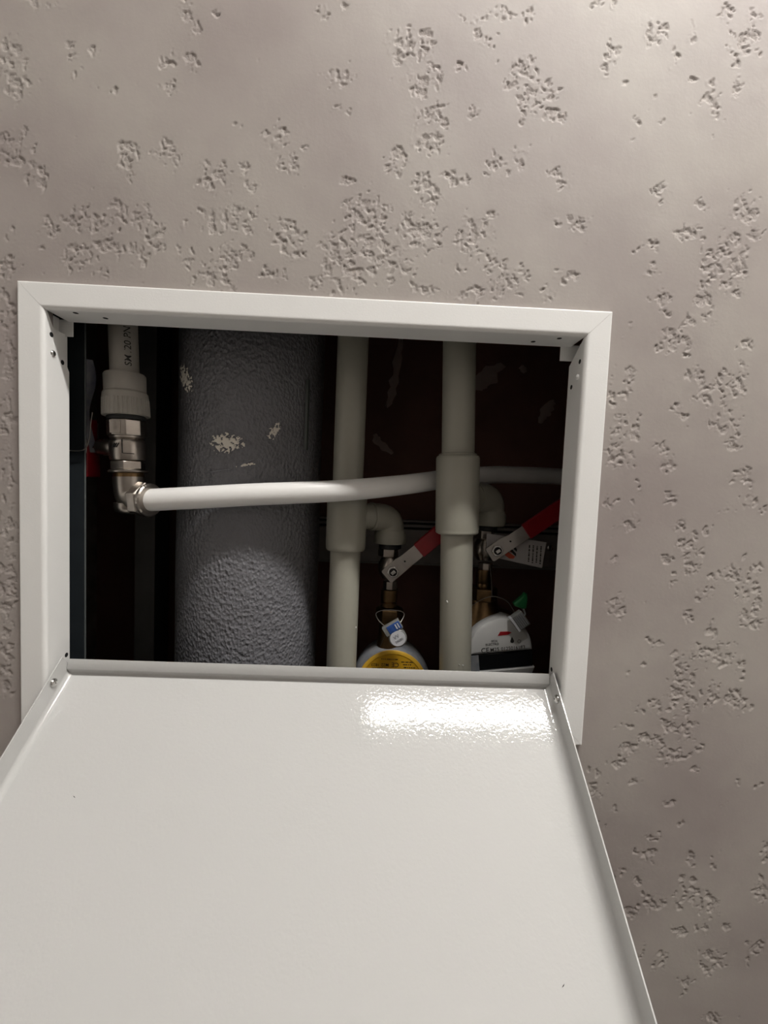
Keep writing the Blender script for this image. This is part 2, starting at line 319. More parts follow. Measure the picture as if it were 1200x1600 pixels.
def plaster_grid(bl, st, x0, x1, z0, z1, hole, edge_fade, lift=0.0):
    xs = np.arange(x0, x1 + st / 2, st); zs = np.arange(z0, z1 + st / 2, st)
    Xg, Zg = np.meshgrid(xs, zs, indexing='ij')
    D = np.zeros(Xg.shape)
    wx = 0.004 * perlin(Xg / 0.014, Zg / 0.014, 50); wz = 0.004 * perlin(Xg / 0.014, Zg / 0.014, 51)
    for bx, bz, rx, rz in bl:
        rx *= 1.15; rz *= 1.15
        i0, i1 = np.searchsorted(xs, [bx - rx * 1.5 - .005, bx + rx * 1.5 + .005]); j0, j1 = np.searchsorted(zs, [bz - rz * 1.5 - .005, bz + rz * 1.5 + .005])
        if i1 <= i0 or j1 <= j0: continue
        s_ = np.s_[i0:i1, j0:j1]
        q = ((Xg[s_] + wx[s_] - bx) / rx) ** 2 + ((Zg[s_] + wz[s_] - bz) / rz) ** 2
        D[s_] = np.maximum(D[s_], np.exp(-1.1 * q * q))
    ux = Xg + 0.0025 * perlin(Xg / 0.006, Zg / 0.006, 60); uz = Zg + 0.0025 * perlin(Xg / 0.006, Zg / 0.006, 61)
    n = fbm(ux / 0.0062, uz / 0.0082, 3, 4, 0.62)
    n2 = 1 - np.abs(fbm(ux / 0.0075, uz / 0.010, 23, 3, 0.6)) * 2
    s = 0.90 * n + 0.32 * n2 + 1.18 * D - 1.24
    pit = np.clip(s / 0.24, 0, 1); pit = pit * pit * (3 - 2 * pit)
    lip = np.exp(-((s + 0.10) / 0.09) ** 2) * D
    rough = fbm(Xg / 0.0032, Zg / 0.0032, 31, 2, 0.6)
    h = -0.00078 * pit * (0.75 + 0.55 * rough) + 0.00022 * lip
    h += 0.00016 * fbm(Xg / 0.06, Zg / 0.05, 71, 2) + 0.00003 * fbm(Xg / 0.009, Zg / 0.02, 81, 2)
    if edge_fade: h = h * np.clip(np.minimum(np.minimum(Xg - x0, x1 - Xg), np.minimum(Zg - z0, z1 - Zg)) / 0.02, 0, 1)
    nx, nz = Xg.shape
    co = np.stack([Xg, 0.003 + lift - h, Zg], -1).reshape(-1, 3)
    idx = np.arange(nx * nz).reshape(nx, nz)
    a, b, c, e = idx[:-1, :-1], idx[1:, :-1], idx[1:, 1:], idx[:-1, 1:]
    cx = (Xg[:-1, :-1] + Xg[1:, 1:]) / 2; cz = (Zg[:-1, :-1] + Zg[1:, 1:]) / 2
    hx0, hx1, hz0, hz1 = hole
    keep = ~((cx > hx0) & (cx < hx1) & (cz > hz0) & (cz < hz1))
    quads = np.stack([a[keep], b[keep], c[keep], e[keep]], -1)
    used = np.unique(quads); remap = np.full(nx * nz, -1); remap[used] = np.arange(len(used))
    return co[used], pit.reshape(-1)[used], remap[quads]
def build_wall():
    bl = plaster_blobs()
    co, pv, quads = plaster_grid(bl, 0.00085, GX0, GX1, GZ0, GZ1, (-HX, HX, HZ0, HZ1), False)
    co2, pv2, quads2 = plaster_grid(bl, 0.002, OX0, OX1, OZ0, OZ1, (GX0 + .003, GX1 - .003, GZ0 + .003, GZ1 - .003), True, 0.0004)
    quads = np.concatenate([quads, quads2 + len(co)]); co = np.concatenate([co, co2]); pv = np.concatenate([pv, pv2])
    gx0, gx1, gz0, gz1 = OX0, OX1, OZ0, OZ1; hx, hz0, hz1 = HX, HZ0, HZ1
    # plain surround and the board behind the plaster
    mb = MB()
    y = 0.0034
    for xa, xb, za, zb in ((X0, gx0, 0, ZC), (gx1, X1, 0, ZC), (gx0, gx1, 0, gz0), (gx0, gx1, gz1, ZC)):
        mb.add([(xa, y, za), (xb, y, za), (xb, y, zb), (xa, y, zb)], [(0, 1, 2, 3)])
    for xa, xb, za, zb in ((X0, -hx, 0, ZC), (hx, X1, 0, ZC), (-hx, hx, 0, hz0), (-hx, hx, hz1, ZC)):
        mb.box(xa, xb, 0.0055, 0.018, za, zb)
    k = len(co); ev = np.array([tuple(p) for p in mb.v]); ef = np.array([tuple(i + k for i in q) for q in mb.f])
    co = np.concatenate([co, ev]); quads = np.concatenate([quads, ef]); pv = np.concatenate([pv, np.zeros(len(ev))])
    me = bpy.data.meshes.new('wall_back')
    me.vertices.add(len(co)); me.vertices.foreach_set('co', co.astype(np.float32).ravel())
    me.loops.add(len(quads) * 4); me.loops.foreach_set('vertex_index', quads.astype(np.int32).ravel())
    me.polygons.add(len(quads)); me.polygons.foreach_set('loop_start', np.arange(0, len(quads) * 4, 4, dtype=np.int32))
    me.update(calc_edges=True); me.validate()
    at = me.attributes.new('pit', 'FLOAT', 'POINT'); at.data.foreach_set('value', pv.astype(np.float32))
    me.materials.append(M['plaster'])
    sm = np.ones(len(me.polygons), dtype=bool); sm[-(4 + 24):] = False
    me.polygons.foreach_set('use_smooth', sm)
    o = bpy.data.objects.new('wall_back', me); col.objects.link(o)
    struct(o); o['label'] = 'taupe decorative plaster wall with torn pitted patches around the hatch'
build_wall()

def room_part(name, material, *b):
    o = MB().box(*b).build(name, material, angle=30); struct(o); return o
room_part('floor', 'floor', X0, X1, Y0, 0.003, -0.05, 0.0)
room_part('ceiling', 'ceiling', X0, X1, Y0, 0.003, ZC, ZC + 0.05)
room_part('wall_left', 'plain_wall', X0 - 0.05, X0, Y0, 0.003, 0, ZC)
room_part('wall_right', 'plain_wall', X1, X1 + 0.05, Y0, 0.003, 0, ZC)
room_part('wall_front', 'darkened_wall', X0, X1, Y0 - 0.05, Y0, 0, ZC)
# service shaft behind the wall
SX0, SX1, SY = -0.36, 0.42, 0.30
room_part('wall_shaft_back', 'shaft', SX0, SX1, SY, SY + 0.03, 0.25, 2.45)
room_part('wall_shaft_left', 'concrete', SX0 - 0.03, SX0, 0.018, SY, 0.25, 2.45)
room_part('wall_shaft_right', 'shaft', SX1, SX1 + 0.03, 0.018, SY, 0.25, 2.45)
room_part('floor_shaft', 'concrete', SX0, SX1, 0.018, SY, 0.22, 0.25)
room_part('ceiling_shaft', 'concrete', SX0, SX1, 0.018, SY, 2.45, 2.48)
# pale plaster smears on the back of the shaft, raised a little
def smear(pts, w, seed):
    P = smooth_path(pts, 6); rg = random.Random(seed); mb = MB(); n = len(P); vs = []
    for i, p in enumerate(P):
        t = (P[min(i + 1, n - 1)] - P[max(i - 1, 0)]).normalized(); s = V((-t.z, 0, t.x))
        ww = w * (math.sin(math.pi * (i + 0.6) / (n + 0.2)) ** 0.6) * rg.uniform(0.7, 1.2)
        vs += [p + s * ww, p - s * ww + V((rg.uniform(-1, 1) * w * .3, 0, 0)), p + V((0, -0.0018, 0))]
    fs = []
    for i in range(n - 1):
        k = i * 3; fs += [(k, k + 3, k + 5, k + 2), (k + 2, k + 5, k + 4, k + 1)]
    mb.add(vs, fs)
    return mb.build('plaster_smear', 'smear', bpy.data.objects['wall_shaft_back'], angle=60, fix=False)
ys = SY - 0.0002
smear([(0.078, ys, 1.585), (0.073, ys, 1.54), (0.066, ys, 1.49), (0.060, ys, 1.475)], 0.006, 1)
smear([(0.185, ys, 1.508), (0.205, ys, 1.525), (0.228, ys, 1.545)], 0.013, 2)
smear([(0.288, ys, 1.462), (0.297, ys, 1.481), (0.308, ys, 1.497)], 0.008, 3)
smear([(0.045, ys, 1.436), (0.050, ys, 1.424), (0.072, ys, 1.408)], 0.006, 4)
smear([(0.255, ys, 1.545), (0.262, ys, 1.535)], 0.006, 6)

# ------------------------------------------------------------------ linear ceiling lamp (lights the place, out of the picture)
def lamp():
    l = LAMP; t = thing('ceiling_lamp', 'long slim white linear lamp under the ceiling near the plastered wall', 'lamp', ((l['x0'] + l['x1']) / 2, l['y'], l['z']))
    hw = l['w'] / 2
    def stadium(g): return ([(l['x1'] - hw + (hw + g) * math.cos(a), (hw + g) * math.sin(a)) for a in np.linspace(-math.pi / 2, math.pi / 2, 17)]
                            + [(l['x0'] + hw - (hw + g) * math.cos(a), -(hw + g) * math.sin(a)) for a in np.linspace(-math.pi / 2, math.pi / 2, 17)])
    MB().prism(stadium(.008), (0, l['y'], l['z'] + .012), (1, 0, 0), (0, 1, 0), (0, 0, 1), ZC - l['z'] - .012).build('housing', 'lamp_body', t)
    MB().prism(stadium(0), (0, l['y'], l['z'] + .012), (1, 0, 0), (0, 1, 0), (0, 0, -1), .012).build('diffuser', 'glow', t)
lamp()

# ------------------------------------------------------------------ hatch frame
W, H, FW, DEP, XL, ZT = 0.45, 0.3462, 0.01935, 0.0266, -0.225, 1.5
frame = thing('hatch_frame', 'white metal hatch frame set in the plastered wall', 'frame', (0, 0.003, 1.1538))
def frame_profile():
    p = [(0.0, 0.0032), (0.0, 0.0007), (0.0003, 0.0002), (0.0008, 0.0), (0.0012, 0.0)]
    r = 0.0032
    p += [(FW - r - 0.0004, 0.0)]
    p += [(FW - r + r * math.sin(a), r - r * math.cos(a)) for a in [math.pi / 2 * k / 6 for k in range(7)]]
    p += [(FW, r + 0.0004), (FW, DEP)]
    n = len(p); inner = []
    for i in range(n):
        a = p[max(i - 1, 0)]; b = p[min(i + 1, n - 1)]; dx, dy = b[0] - a[0], b[1] - a[1]; l = math.hypot(dx, dy)
        inner.append((p[i][0] - dy / l * 0.0009, p[i][1] + dx / l * 0.0009))
    inner[0] = (0.0009, 0.0032); inner[1] = (0.0009, 0.0016); inner[2] = (0.0009, 0.0011); inner[3] = (0.0011, 0.0009)
    return p + inner[::-1]
def frame_member(name, length, place, cut0=0.0, cut1=0.0):
    prof = frame_profile(); n = len(prof); vs = []; g = 0.00012
    for end in (0, 1):
        cut = cut1 if end else cut0
        for u, y in prof:
            e = u + g + (cut * max(0, (y - 0.0035) / (DEP - 0.0035)) if u > FW - 0.0012 else 0)
            vs.append(place(length - e if end else e, u, y))
    fs = [(i, (i + 1) % n, n + (i + 1) % n, n + i) for i in range(n)]
    h = n // 2
    for k in range(h - 1):
        a, b, c, e = k, k + 1, n - 2 - k, n - 1 - k
        fs.append((a, e, c, b)); fs.append((n + a, n + b, n + c, n + e))
    return MB().add(vs, fs).build(name, 'paint', frame, angle=30)
frame_member('top_rail', W, lambda t, u, y: (XL + t, y, ZT - u))
frame_member('bottom_rail', W, lambda t, u, y: (XL + t, y, ZT - H + u))
frame_member('left_stile', H, lambda t, u, y: (XL + u, y, ZT - t), cut0=0.0400)
frame_member('right_stile', H, lambda t, u, y: (-XL - u, y, ZT - t), cut0=0.0158)
JX = 0.225 - FW
for s in (-1, 1):
    xo, xi = (-0.2138, -0.2021) if s < 0 else (0.2138, 0.1972)
    mb = MB()
    mb.box(min(xo, xi), max(xo, xi), DEP - 0.0008, DEP + 0.0002, 1.4690, 1.4822)
    mb.box(xo - 0.0005, xo + 0.0005, 0.0055, DEP, 1.4690, 1.4832)
    mb.build('corner_bracket', 'paint', frame, bevel=0.0003)
MB().box(-0.2095, -0.2085, 0.0048, 0.0285, 1.4360, 1.4705).build('backing_lug', 'paint', frame)
def disc(name, c, axis, rad, h, material, parent, seg=16):
    return MB().lathe([(rad, -h), (rad, h)], c, axis, seg).build(name, material, parent)
for c, ax in (((-JX, .0078, 1.4641), 0), ((-JX, .0192, 1.4464), 0), ((-JX, .0228, 1.2062), 0), ((JX, .0080, 1.4635), 0), ((JX, .0200, 1.4463), 0),
              ((JX, .0220, 1.2073), 0), ((-.1862, .0062, ZT - FW), 1), ((-.1686, .0140, ZT - FW), 1), ((.1710, .0180, ZT - FW), 1), ((.1881, .0080, ZT - FW), 1)):
    disc('hole_shade_disc', c, (1, 0, 0) if ax == 0 else (0, 0, 1), 0.0019, 0.00006, 'hole', frame)  # flush black discs; the dark inside each hole is painted, not cut
for x, y, z, s in ((-JX, .0092, 1.4504, 1), (JX, .0100, 1.4516, -1)):
    MB().lathe([(.0026, -.0004), (.0025, .0003), (.0019, .0010), (.0010, .0014), (.0002, .0015)], (x, y, z), (s, 0, 0), 20).build('rivet', 'steel' if s > 0 else 'paint', frame, angle=60)

# ------------------------------------------------------------------ hatch door, hinged at the bottom and hanging open towards the room
TH = math.radians(39.9)
DD = V((0, -math.cos(TH), -math.sin(TH))); DN = V((0, -math.sin(TH), math.cos(TH))); DX = V((1, 0, 0)); HP = V((0, 0.019, 1.193))
DWL, DWR, DL, DH = -0.2004, 0.2022, 0.318, 0.0175
door = thing('hatch_door', 'open white metal hatch door hanging down on its bottom hinges', 'door', (0, 0.019, 1.193))
def dp(x, s, n): return HP + DX * x + DD * s + DN * n
def door_box(mb, x0, x1, s0, s1, n0, n1):
    c = dp((x0 + x1) / 2, (s0 + s1) / 2, (n0 + n1) / 2)
    return mb.obox(c, DX * (x1 - x0) / 2, DD * (s1 - s0) / 2, DN * (n1 - n0) / 2)
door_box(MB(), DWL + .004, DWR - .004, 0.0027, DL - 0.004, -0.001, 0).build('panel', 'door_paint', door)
def flange(name, place, l0, l1, h=DH, r=0.004, th=0.0009, nseg=6, tail=None):
    # sheet profile (a: outward from the panel, n: up), fillet then upright
    p = [(-r * 1.0, 0.0)] + [(-r + r * math.sin(a), r - r * math.cos(a)) for a in [math.pi / 2 * k / nseg for k in range(1, nseg + 1)]] + [(0, r + .0003), (0, h)]
    q = [(-r * 1.0, -th)] + [(-r + (r + th) * math.sin(a), r - (r + th) * math.cos(a)) for a in [math.pi / 2 * k / nseg for k in range(1, nseg + 1)]] + [(th, r + .0003), (th, h)]
    if tail:
        p += [(0.0001, h + .0003), tail]; q += [(th, h - .0001), (tail[0] + .0006, tail[1] - .0007)]
    n = len(p); vs = []
    for l in (l0, l1):
        vs += [place(a, b, l) for a, b in p] + [place(a, b, l) for a, b in q]
    k = 2 * n; fs = []
    for i in range(n - 1):
        fs += [(i, i + 1, k + i + 1, k + i), (n + i, k + n + i, k + n + i + 1, n + i + 1), (i, n + i, n + i + 1, i + 1), (k + i, k + i + 1, k + n + i + 1, k + n + i)]
    fs += [(0, k, k + n, n), (n - 1, 2 * n - 1, k + 2 * n - 1, k + n - 1)]
    return MB().add(vs, fs).build(name, 'door_paint', door, angle=40)
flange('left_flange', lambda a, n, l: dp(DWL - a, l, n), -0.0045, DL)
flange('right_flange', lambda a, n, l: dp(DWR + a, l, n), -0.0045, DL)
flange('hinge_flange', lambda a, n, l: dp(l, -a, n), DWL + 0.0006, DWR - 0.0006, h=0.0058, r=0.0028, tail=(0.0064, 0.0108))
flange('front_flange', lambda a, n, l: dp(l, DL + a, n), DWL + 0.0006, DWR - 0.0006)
for x, s, sg in ((DWL, 0.0140, 1), (DWR, 0.0150, -1)):
    c = dp(x, s, 0.0115)
    pin = MB().lathe([(.0034, 0), (.0034, .0006), (.0031, .0014), (.0022, .0021), (.0008, .0024), (.0007, .0015), (.0001, .0015)], c, (sg, 0, 0), 24).build('hinge_screw', 'steel', door, angle=50)
for px, ps, rot in ((-0.150, 0.087, 0.5), (0.164, 0.1704, 2.4)):
    e1 = DX * math.cos(rot) + DD * math.sin(rot); e2 = -DX * math.sin(rot) + DD * math.cos(rot)
    MB().add([dp(px, ps, .00005) + e1 * a * .0012 + e2 * b * .0003 for a, b in ((-1, 0), (0, -1), (1.2, 0.5), (0, .6))] + [dp(px, ps, .0002)],
             [(0, 1, 4), (1, 2, 4), (2, 3, 4), (3, 0, 4)]).build('scuff_mark', 'ink', door)

# ------------------------------------------------------------------ metal studs and rail inside the shaft
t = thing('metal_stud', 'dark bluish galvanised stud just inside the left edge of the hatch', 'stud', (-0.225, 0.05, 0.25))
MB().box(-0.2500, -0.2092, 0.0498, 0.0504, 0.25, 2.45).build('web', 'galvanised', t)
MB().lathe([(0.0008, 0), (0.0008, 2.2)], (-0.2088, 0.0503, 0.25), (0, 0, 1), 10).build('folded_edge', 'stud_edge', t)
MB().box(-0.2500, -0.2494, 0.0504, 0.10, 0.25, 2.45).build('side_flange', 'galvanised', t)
t = thing('metal_stud', 'dark grey upright stud between the brass elbow and the grey pipe', 'stud', (-0.236, 0.20, 0.25))
MB().box(-0.2481, -0.2236, 0.199, 0.2000, 0.25, 2.45).build('web', 'stud_grey', t)
MB().box(-0.2481, -0.2471, 0.200, 0.235, 0.25, 2.45).build('side_flange', 'galvanised', t)
MB().box(-0.2246, -0.2236, 0.200, 0.235, 0.25, 2.45).build('side_flange', 'galvanised', t)
t = thing('mounting_rail', 'horizontal grey zinc rail crossing the back of the shaft behind the pipes', 'rail', (0.03, 0.262, 1.2517))
MB().box(-0.13, SX1 - .001, 0.262, 0.275, 1.2517, 1.3000).build('face', 'rail', t, bevel=0.0008)
MB().box(-0.13, SX1 - .001, 0.258, 0.275, 1.3035, 1.3075).build('upper_lip', 'rail', t, bevel=0.0006)
MB().box(-0.13, SX1 - .001, 0.260, 0.275, 1.3105, 1.3132).build('upper_lip', 'rail', t, bevel=0.0006)
MB().box(-0.13, SX1 - .001, 0.257, 0.2625, 1.2505, 1.2528).build('lower_lip', 'rail', t, bevel=0.0005)
MB().box(-0.13, SX1 - .001, 0.275, SY, 1.2560, 1.3090).build('spacer', 'galvanised', t)
for zz in (1.2760, 1.2880):
    MB().box(-0.129, SX1 - .002, 0.2612, 0.2625, zz, zz + .0014).build('ridge', 'rail', t)
MB().lathe([(.0045, 0), (.0043, .001), (.0032, .0018), (.0018, .0020), (.0017, .0012), (.0002, .0012)], (0.300, 0.262, 1.2815), (0, -1, 0), 20).build('screw', 'steel', t)

# ------------------------------------------------------------------ insulated drain pipe
GX, GY, GR = -0.0880, 0.1405, 0.0748
drain = thing('insulated_drain_pipe', 'thick drain pipe wrapped in dark grey embossed foam insulation', 'pipe', (GX, GY, 0.25))
def grey_sleeve():
    prof = []; n = 120
    for k in range(n + 1):
        z = 2.2 * k / n
        prof.append((GR * (1 + 0.006 * math.sin(z * 9) + 0.004 * math.sin(z * 31 + 1)), z))
    return MB().lathe(prof, (GX, GY, 0.25), (0, 0, 1), 72).build('insulation_sleeve', 'foam', drain, angle=60)
grey_sleeve()
def grey_pt(th, z, lift=0.0):      # th = 0 faces the room, positive to the right
    r = GR * 1.010 + lift
    return V((GX + r * math.sin(th), GY - r * math.cos(th), z))
MB().add([grey_pt(a, z, l) for z in np.linspace(1.392, 1.462, 12) for a, l in ((0.98, 0.0), (1.01, 0.0012), (1.05, 0.0008), (1.06, -0.001))],
         [(i * 4 + j, i * 4 + j + 1, i * 4 + j + 5, i * 4 + j + 4) for i in range(11) for j in range(3)]).build('seam_tape', 'tape', drain, fix=False)
def splash(name, th0, z0, rx, rz, seed, thr, shape=None):
    st = 0.0006; nx = int(2 * rx / st); nz = int(2 * rz / st)
    A = (np.arange(nx + 1) * st - rx); Zz = (np.arange(nz + 1) * st - rz)
    Ag, Bg = np.meshgrid(A, Zz, indexing='ij')
    q = (Ag / rx) ** 2 + (Bg / rz) ** 2 if shape is None else shape(Ag / rx, Bg / rz)
    nn = fbm(Ag / 0.0032 + seed, Bg / 0.0032, 40 + seed, 3, 0.6)
    mask = nn + 0.55 - thr * q > 0
    mb = MB(); ids = {}
    for i in range(nx):
        for j in range(nz):
            if not mask[i, j]: continue
            q4 = []
            for a, b in ((i, j), (i + 1, j), (i + 1, j + 1), (i, j + 1)):
                if (a, b) not in ids:
                    ids[(a, b)] = len(mb.v); edge = all(mask[min(a - e, nx), min(b - g, nz)] for e in (0, 1) for g in (0, 1) if a - e >= 0 and b - g >= 0)
                    mb.v.append(grey_pt(th0 + A[a] / GR, z0 + Zz[b], 0.0006 if edge else 0.0001))
                q4.append(ids[(a, b)])
            mb.f.append(tuple(q4))
    return mb.build(name, 'splash', drain, angle=80, fix=False)
splash('plaster_splash', -0.03, 1.3925, 0.0170, 0.0105, 1, 1.25, lambda a, b: np.maximum(np.abs(a), 0) ** 3 + (np.abs(b) * (1.0 + 0.9 * np.clip(a, 0, 1))) ** 2)
splash('plaster_splash', 0.53, 1.4060, 0.0085, 0.0095, 2, 1.5, lambda a, b: ((a - 0.5 * b) * 1.4) ** 2 + (b * 0.9) ** 2)
splash('plaster_splash', -0.72, 1.4535, 0.0150, 0.0140, 3, 1.2, lambda a, b: ((a + 0.8 * b) * 1.25) ** 2 + ((a - 0.8 * b) * 0.55) ** 2)
splash('plaster_splash', 0.20, 1.3730, 0.0085, 0.0030, 5, 1.5, lambda a, b: ((b - 0.6 * a) * 1.6) ** 2 + (a * 0.8) ** 2)
def scratch(p, q, w):
    n = 10; vs = []
    for k in range(n + 1):
        s = k / n; th = p[0] + (q[0] - p[0]) * s; z = p[1] + (q[1] - p[1]) * s; ww = w * math.sin(math.pi * (s * .9 + .05))
        vs += [grey_pt(th, z + ww, .0001), grey_pt(th, z, .0005), grey_pt(th, z - ww, .0001)]
    MB().add(vs, [(k * 3 + j, k * 3 + j + 1, k * 3 + j + 4, k * 3 + j + 3) for k in range(n) for j in range(2)]).build('scratch', 'meter_grey', drain, fix=False)
scratch((-0.34, 1.364), (0.02, 1.3685), 0.0005)
scratch((0.06, 1.3705), (0.30, 1.379), 0.0005)
scratch((-0.42, 1.358), (-0.38, 1.352), 0.0006)

# ------------------------------------------------------------------ the two plastic risers with their tees and elbows
def arc_path(a, c, b, n=10):        # straight a -> rounded corner at c -> b
    a, b, c = V(a), V(b), V(c)
    return [a] + [((1 - s) ** 2) * (c + (a - c) * 0.6) + 2 * s * (1 - s) * c + s * s * (c + (b - c) * 0.6) for s in [k / n for k in range(n + 1)]] + [b]
def bead(z, r): return [(r - .0004, z - .0006), (r + .0010, z), (r - .0004, z + .0006)]

R1 = 0.0155; P1 = V((0.0198, 0.103, 0.25))
riser1 = thing('riser_pipe', 'grey-green plastic riser pipe beside the grey insulated pipe', 'pipe', tuple(P1), 'plastic riser pipes')
MB().lathe([(R1, 0), (R1, 2.2)], P1, (0, 0, 1), 48).build('pipe', 'ppr', riser1)
tee = MB().lathe([(R1, 1.2925 - .25), (0.0190, 1.2919 - .25), (0.0199, 1.2932 - .25), (0.0203, 1.297 - .25), (0.0204, 1.352 - .25), (0.0196, 1.3545 - .25), (R1, 1.355 - .25)], P1, (0, 0, 1), 48).build('tee_socket', 'ppr', riser1, angle=50)
MB().tube([(0.0198, .103, 1.3268), (0.0480, .1195, 1.3262)], 0.0138, 32).build('branch', 'ppr', tee)
el = MB().tube(arc_path((0.0440, .1165, 1.3262), (0.0660, .1295, 1.3250), (0.0662, .13, 1.3060)), 0.0147, 32).build('elbow_fitting', 'ppr', riser1, angle=60)
MB().lathe([(.0150, 0), (.0172, .0006), (.0176, .002), (.0176, .0108), (.0150, .0150)], (0.0662, 0.13, 1.2967), (0, 0, 1), 40).build('elbow_socket', 'ppr', el, angle=50)
MB().lathe([(.0149, 0), (.0152, .0005), (.0152, .0015), (.0149, .002)], (0.0440, .1165, 1.3262), (0.0220, .0130, -.0006), 36).build('weld_bead', 'ppr', el)

R2 = 0.0158; A2 = V((-0.0121, 0, 0.318)).normalized(); B2 = V((0.1352, 0.083, 1.1787)); P2 = B2 - A2 * 0.90
def z2(z): return 0.90 + (z - 1.1787) / A2.z
riser2 = thing('riser_pipe', 'grey-green plastic riser pipe standing right of the hatch middle, wide collar halfway', 'pipe', tuple(P2), 'plastic riser pipes')
MB().lathe([(R2, 0), (R2, 2.05)], P2, A2, 48).build('pipe', 'ppr', riser2)
za, zb = z2(1.3160), z2(1.3915)
tee = MB().lathe([(R2, za - .0006), (0.0185, za - .001), (0.0204, za), (0.0211, za + .0012), (0.0208, za + .0022), (0.0211, za + .004), (0.0211, zb - .003), (0.0203, zb - .0008), (0.0185, zb), (R2, zb)], P2, A2, 48).build('tee_socket', 'ppr', riser2, angle=50)
MB().lathe([(R2, zb - .0005), (R2 + .0024, zb), (R2 + .0026, zb + .0012), (R2 + .0012, zb + .002), (R2, zb + .002)], P2, A2, 48, rfun=lambda a: 1 + 0.006 * math.sin(7 * a) + 0.005 * math.sin(17 * a + 1)).build('weld_bead', 'ppr', tee)
MB().tube([(0.129, .083, 1.3505), (0.152, .113, 1.3505)], 0.0150, 32).build('branch', 'ppr', tee)
el = MB().tube(arc_path((0.1500, .110, 1.3510), (0.1742, .130, 1.3510), (0.1742, .132, 1.3290)), 0.0158, 32).build('elbow_fitting', 'ppr', riser2, angle=60)
MB().lathe([(.0160, 0), (.0180, .0006), (.0184, .002), (.0184, .0120), (.0160, .0170)], (0.1742, 0.132, 1.3205), (0, 0, 1), 40).build('elbow_socket', 'ppr', el, angle=50)
# drips and chips left on the lower pipe
for zc, thc, sc in ((1.2500, -0.75, 1.0), (1.1890, 0.3, 0.7), (1.1900, 0.05, 0.6)):
    c = P2 + A2 * z2(zc); u = V((math.sin(thc), -math.cos(thc), 0))
    MB().lathe([(.0012 * sc, -.0003), (.0008 * sc, .0004), (.0001, .0006)], c + u * R2, u, 8, rfun=lambda a: 1 + .4 * math.sin(2 * a)).build('paint_speck', 'meter_white', riser2)
c = P1 + V((0, 0, 1.213 - .25)); u = V((0.9, -0.43, 0)).normalized()
MB().lathe([(.0012, -.0003), (.0008, .0004), (.0001, .0006)], c + u * R1, u, 8).build('paint_speck', 'meter_white', riser1)

# ------------------------------------------------------------------ left-hand assembly: pipe with ribbed union, nickel valve, elbow, white pipe
AX = V((-0.0053, 0, 0.120)).normalized()          # its slightly tilted axis
LB = V((-0.1757, 0.060, 1.343))
def la(z): return LB + AX * ((z - 1.343) / AX.z)
up = thing('union_pipe', 'pale grey plastic pipe with ribbed union above the nickel valve', 'pipe', tuple(la(1.412)))
MB().tube([la(1.440), la(1.470), la(1.500), la(1.515), la(1.525) + V((.0003, 0, 0)), la(1.54) + V((.0008, 0, 0)), V((-.1838, .060, 1.60)), V((-.1838, .060, 2.44))], .0116, 40).build('pipe', 'union', up, angle=60)
MB().lathe([(.0118, .0005), (.0150, 0), (.0167, .0008), (.0168, .0150), (.0158, .0164), (.0118, .0166)], la(1.4325), AX, 48).build('sleeve', 'union', up, angle=50)
def ribs(a):
    s = (a * 34 / (2 * math.pi)) % 1.0
    return 1.0 + (0.028 if s < 0.55 else 0.0)
mbr = MB().lathe([(.0150, 0), (.0184, .0003), (.0186, .0012), (.0182, .0150)], la(1.4115), AX, 272, rfun=ribs)
mbr.lathe([(.0182, .0150), (.0184, .0165), (.0180, .0200), (.0168, .0216), (.0160, .0218)], la(1.4115), AX, 48)
mbr.build('ribbed_collar', 'union', up, angle=30)
def cyl_text(x, y, z):
    r = 0.0117 + z * 0.5; th = 0.80 - y / 0.0117; a = la(1.4545 + x)
    return a + V((r * math.sin(th), -r * math.cos(th), 0))
text_part('printed_marking', 'SM /20 PN', 0.0078, (0, 0, 0), (1, 0, 0), (0, 1, 0), 'ink', up, shape=cyl_text, align='LEFT')

bv = thing('ball_valve', 'nickel plated ball valve with red lever at the left, above the elbow', 'valve', tuple(la(1.362)))
MB().lathe([(.0152, 0), (.0156, .0006), (.0156, .0030), (.0150, .0036)], la(1.4080), AX, 40).build('gasket', 'rubber', bv)
nut = MB().hexa(la(1.3935), AX, 0.0158, 0.0145, n=8, rot=math.radians(22.5 + 4), ch=0.08, hint=(0, -1, 0)).build('octagonal_nut', 'nickel', bv, bevel=0.0005, angle=25)
# raised plate with cast lettering on the facet that faces the room
fc = la(1.4008) + V((-0.0016, -0.0149, 0)); fr = V((1, 0.07, 0)).normalized(); fu = AX
MB().obox(fc, fr * 0.0046, V((0, 0.0006, 0)), fu * 0.0058).build('cast_plate', 'nickel', nut, bevel=0.0004)
text_part('cast_lettering', 'S\nSR', 0.0042, fc + V((0, -0.0007, 0.0012)), fr, fu, 'nickel', nut, lift=0.0003)
MB().lathe([(.0118, 0), (.0140, .0010), (.0146, .0035), (.0147, .0160), (.0136, .0185), (.0126, .0195), (.0140, .0205), (.0140, .0220), (.0118, .0225)], la(1.3715), AX, 48).build('body', 'nickel', bv, angle=40)
for k in range(3):
    o_ = la(1.3848 - 0.0) + V((-0.0035 + k * 0.0017, -0.01445, 0))
    MB().obox(o_, (fr * 0.6 + fu).normalized() * 0.0022, V((0, 0.0005, 0)), (fu * -0.6 + fr).normalized() * 0.0004).build('cast_mark', 'hole', bv)
MB().obox(la(1.3840) + V((0.0036, -0.0143, 0)), fr * 0.0003, V((0, .0004, 0)), fu * 0.0060).build('cast_seam', 'hole', bv)
MB().obox(la(1.3780) + V((0.0078, -0.0124, 0)), V((1, 0.42, 0)).normalized() * 0.0042, V((0, .0004, 0)), fu * 0.0003).build('cast_seam', 'hole', bv)
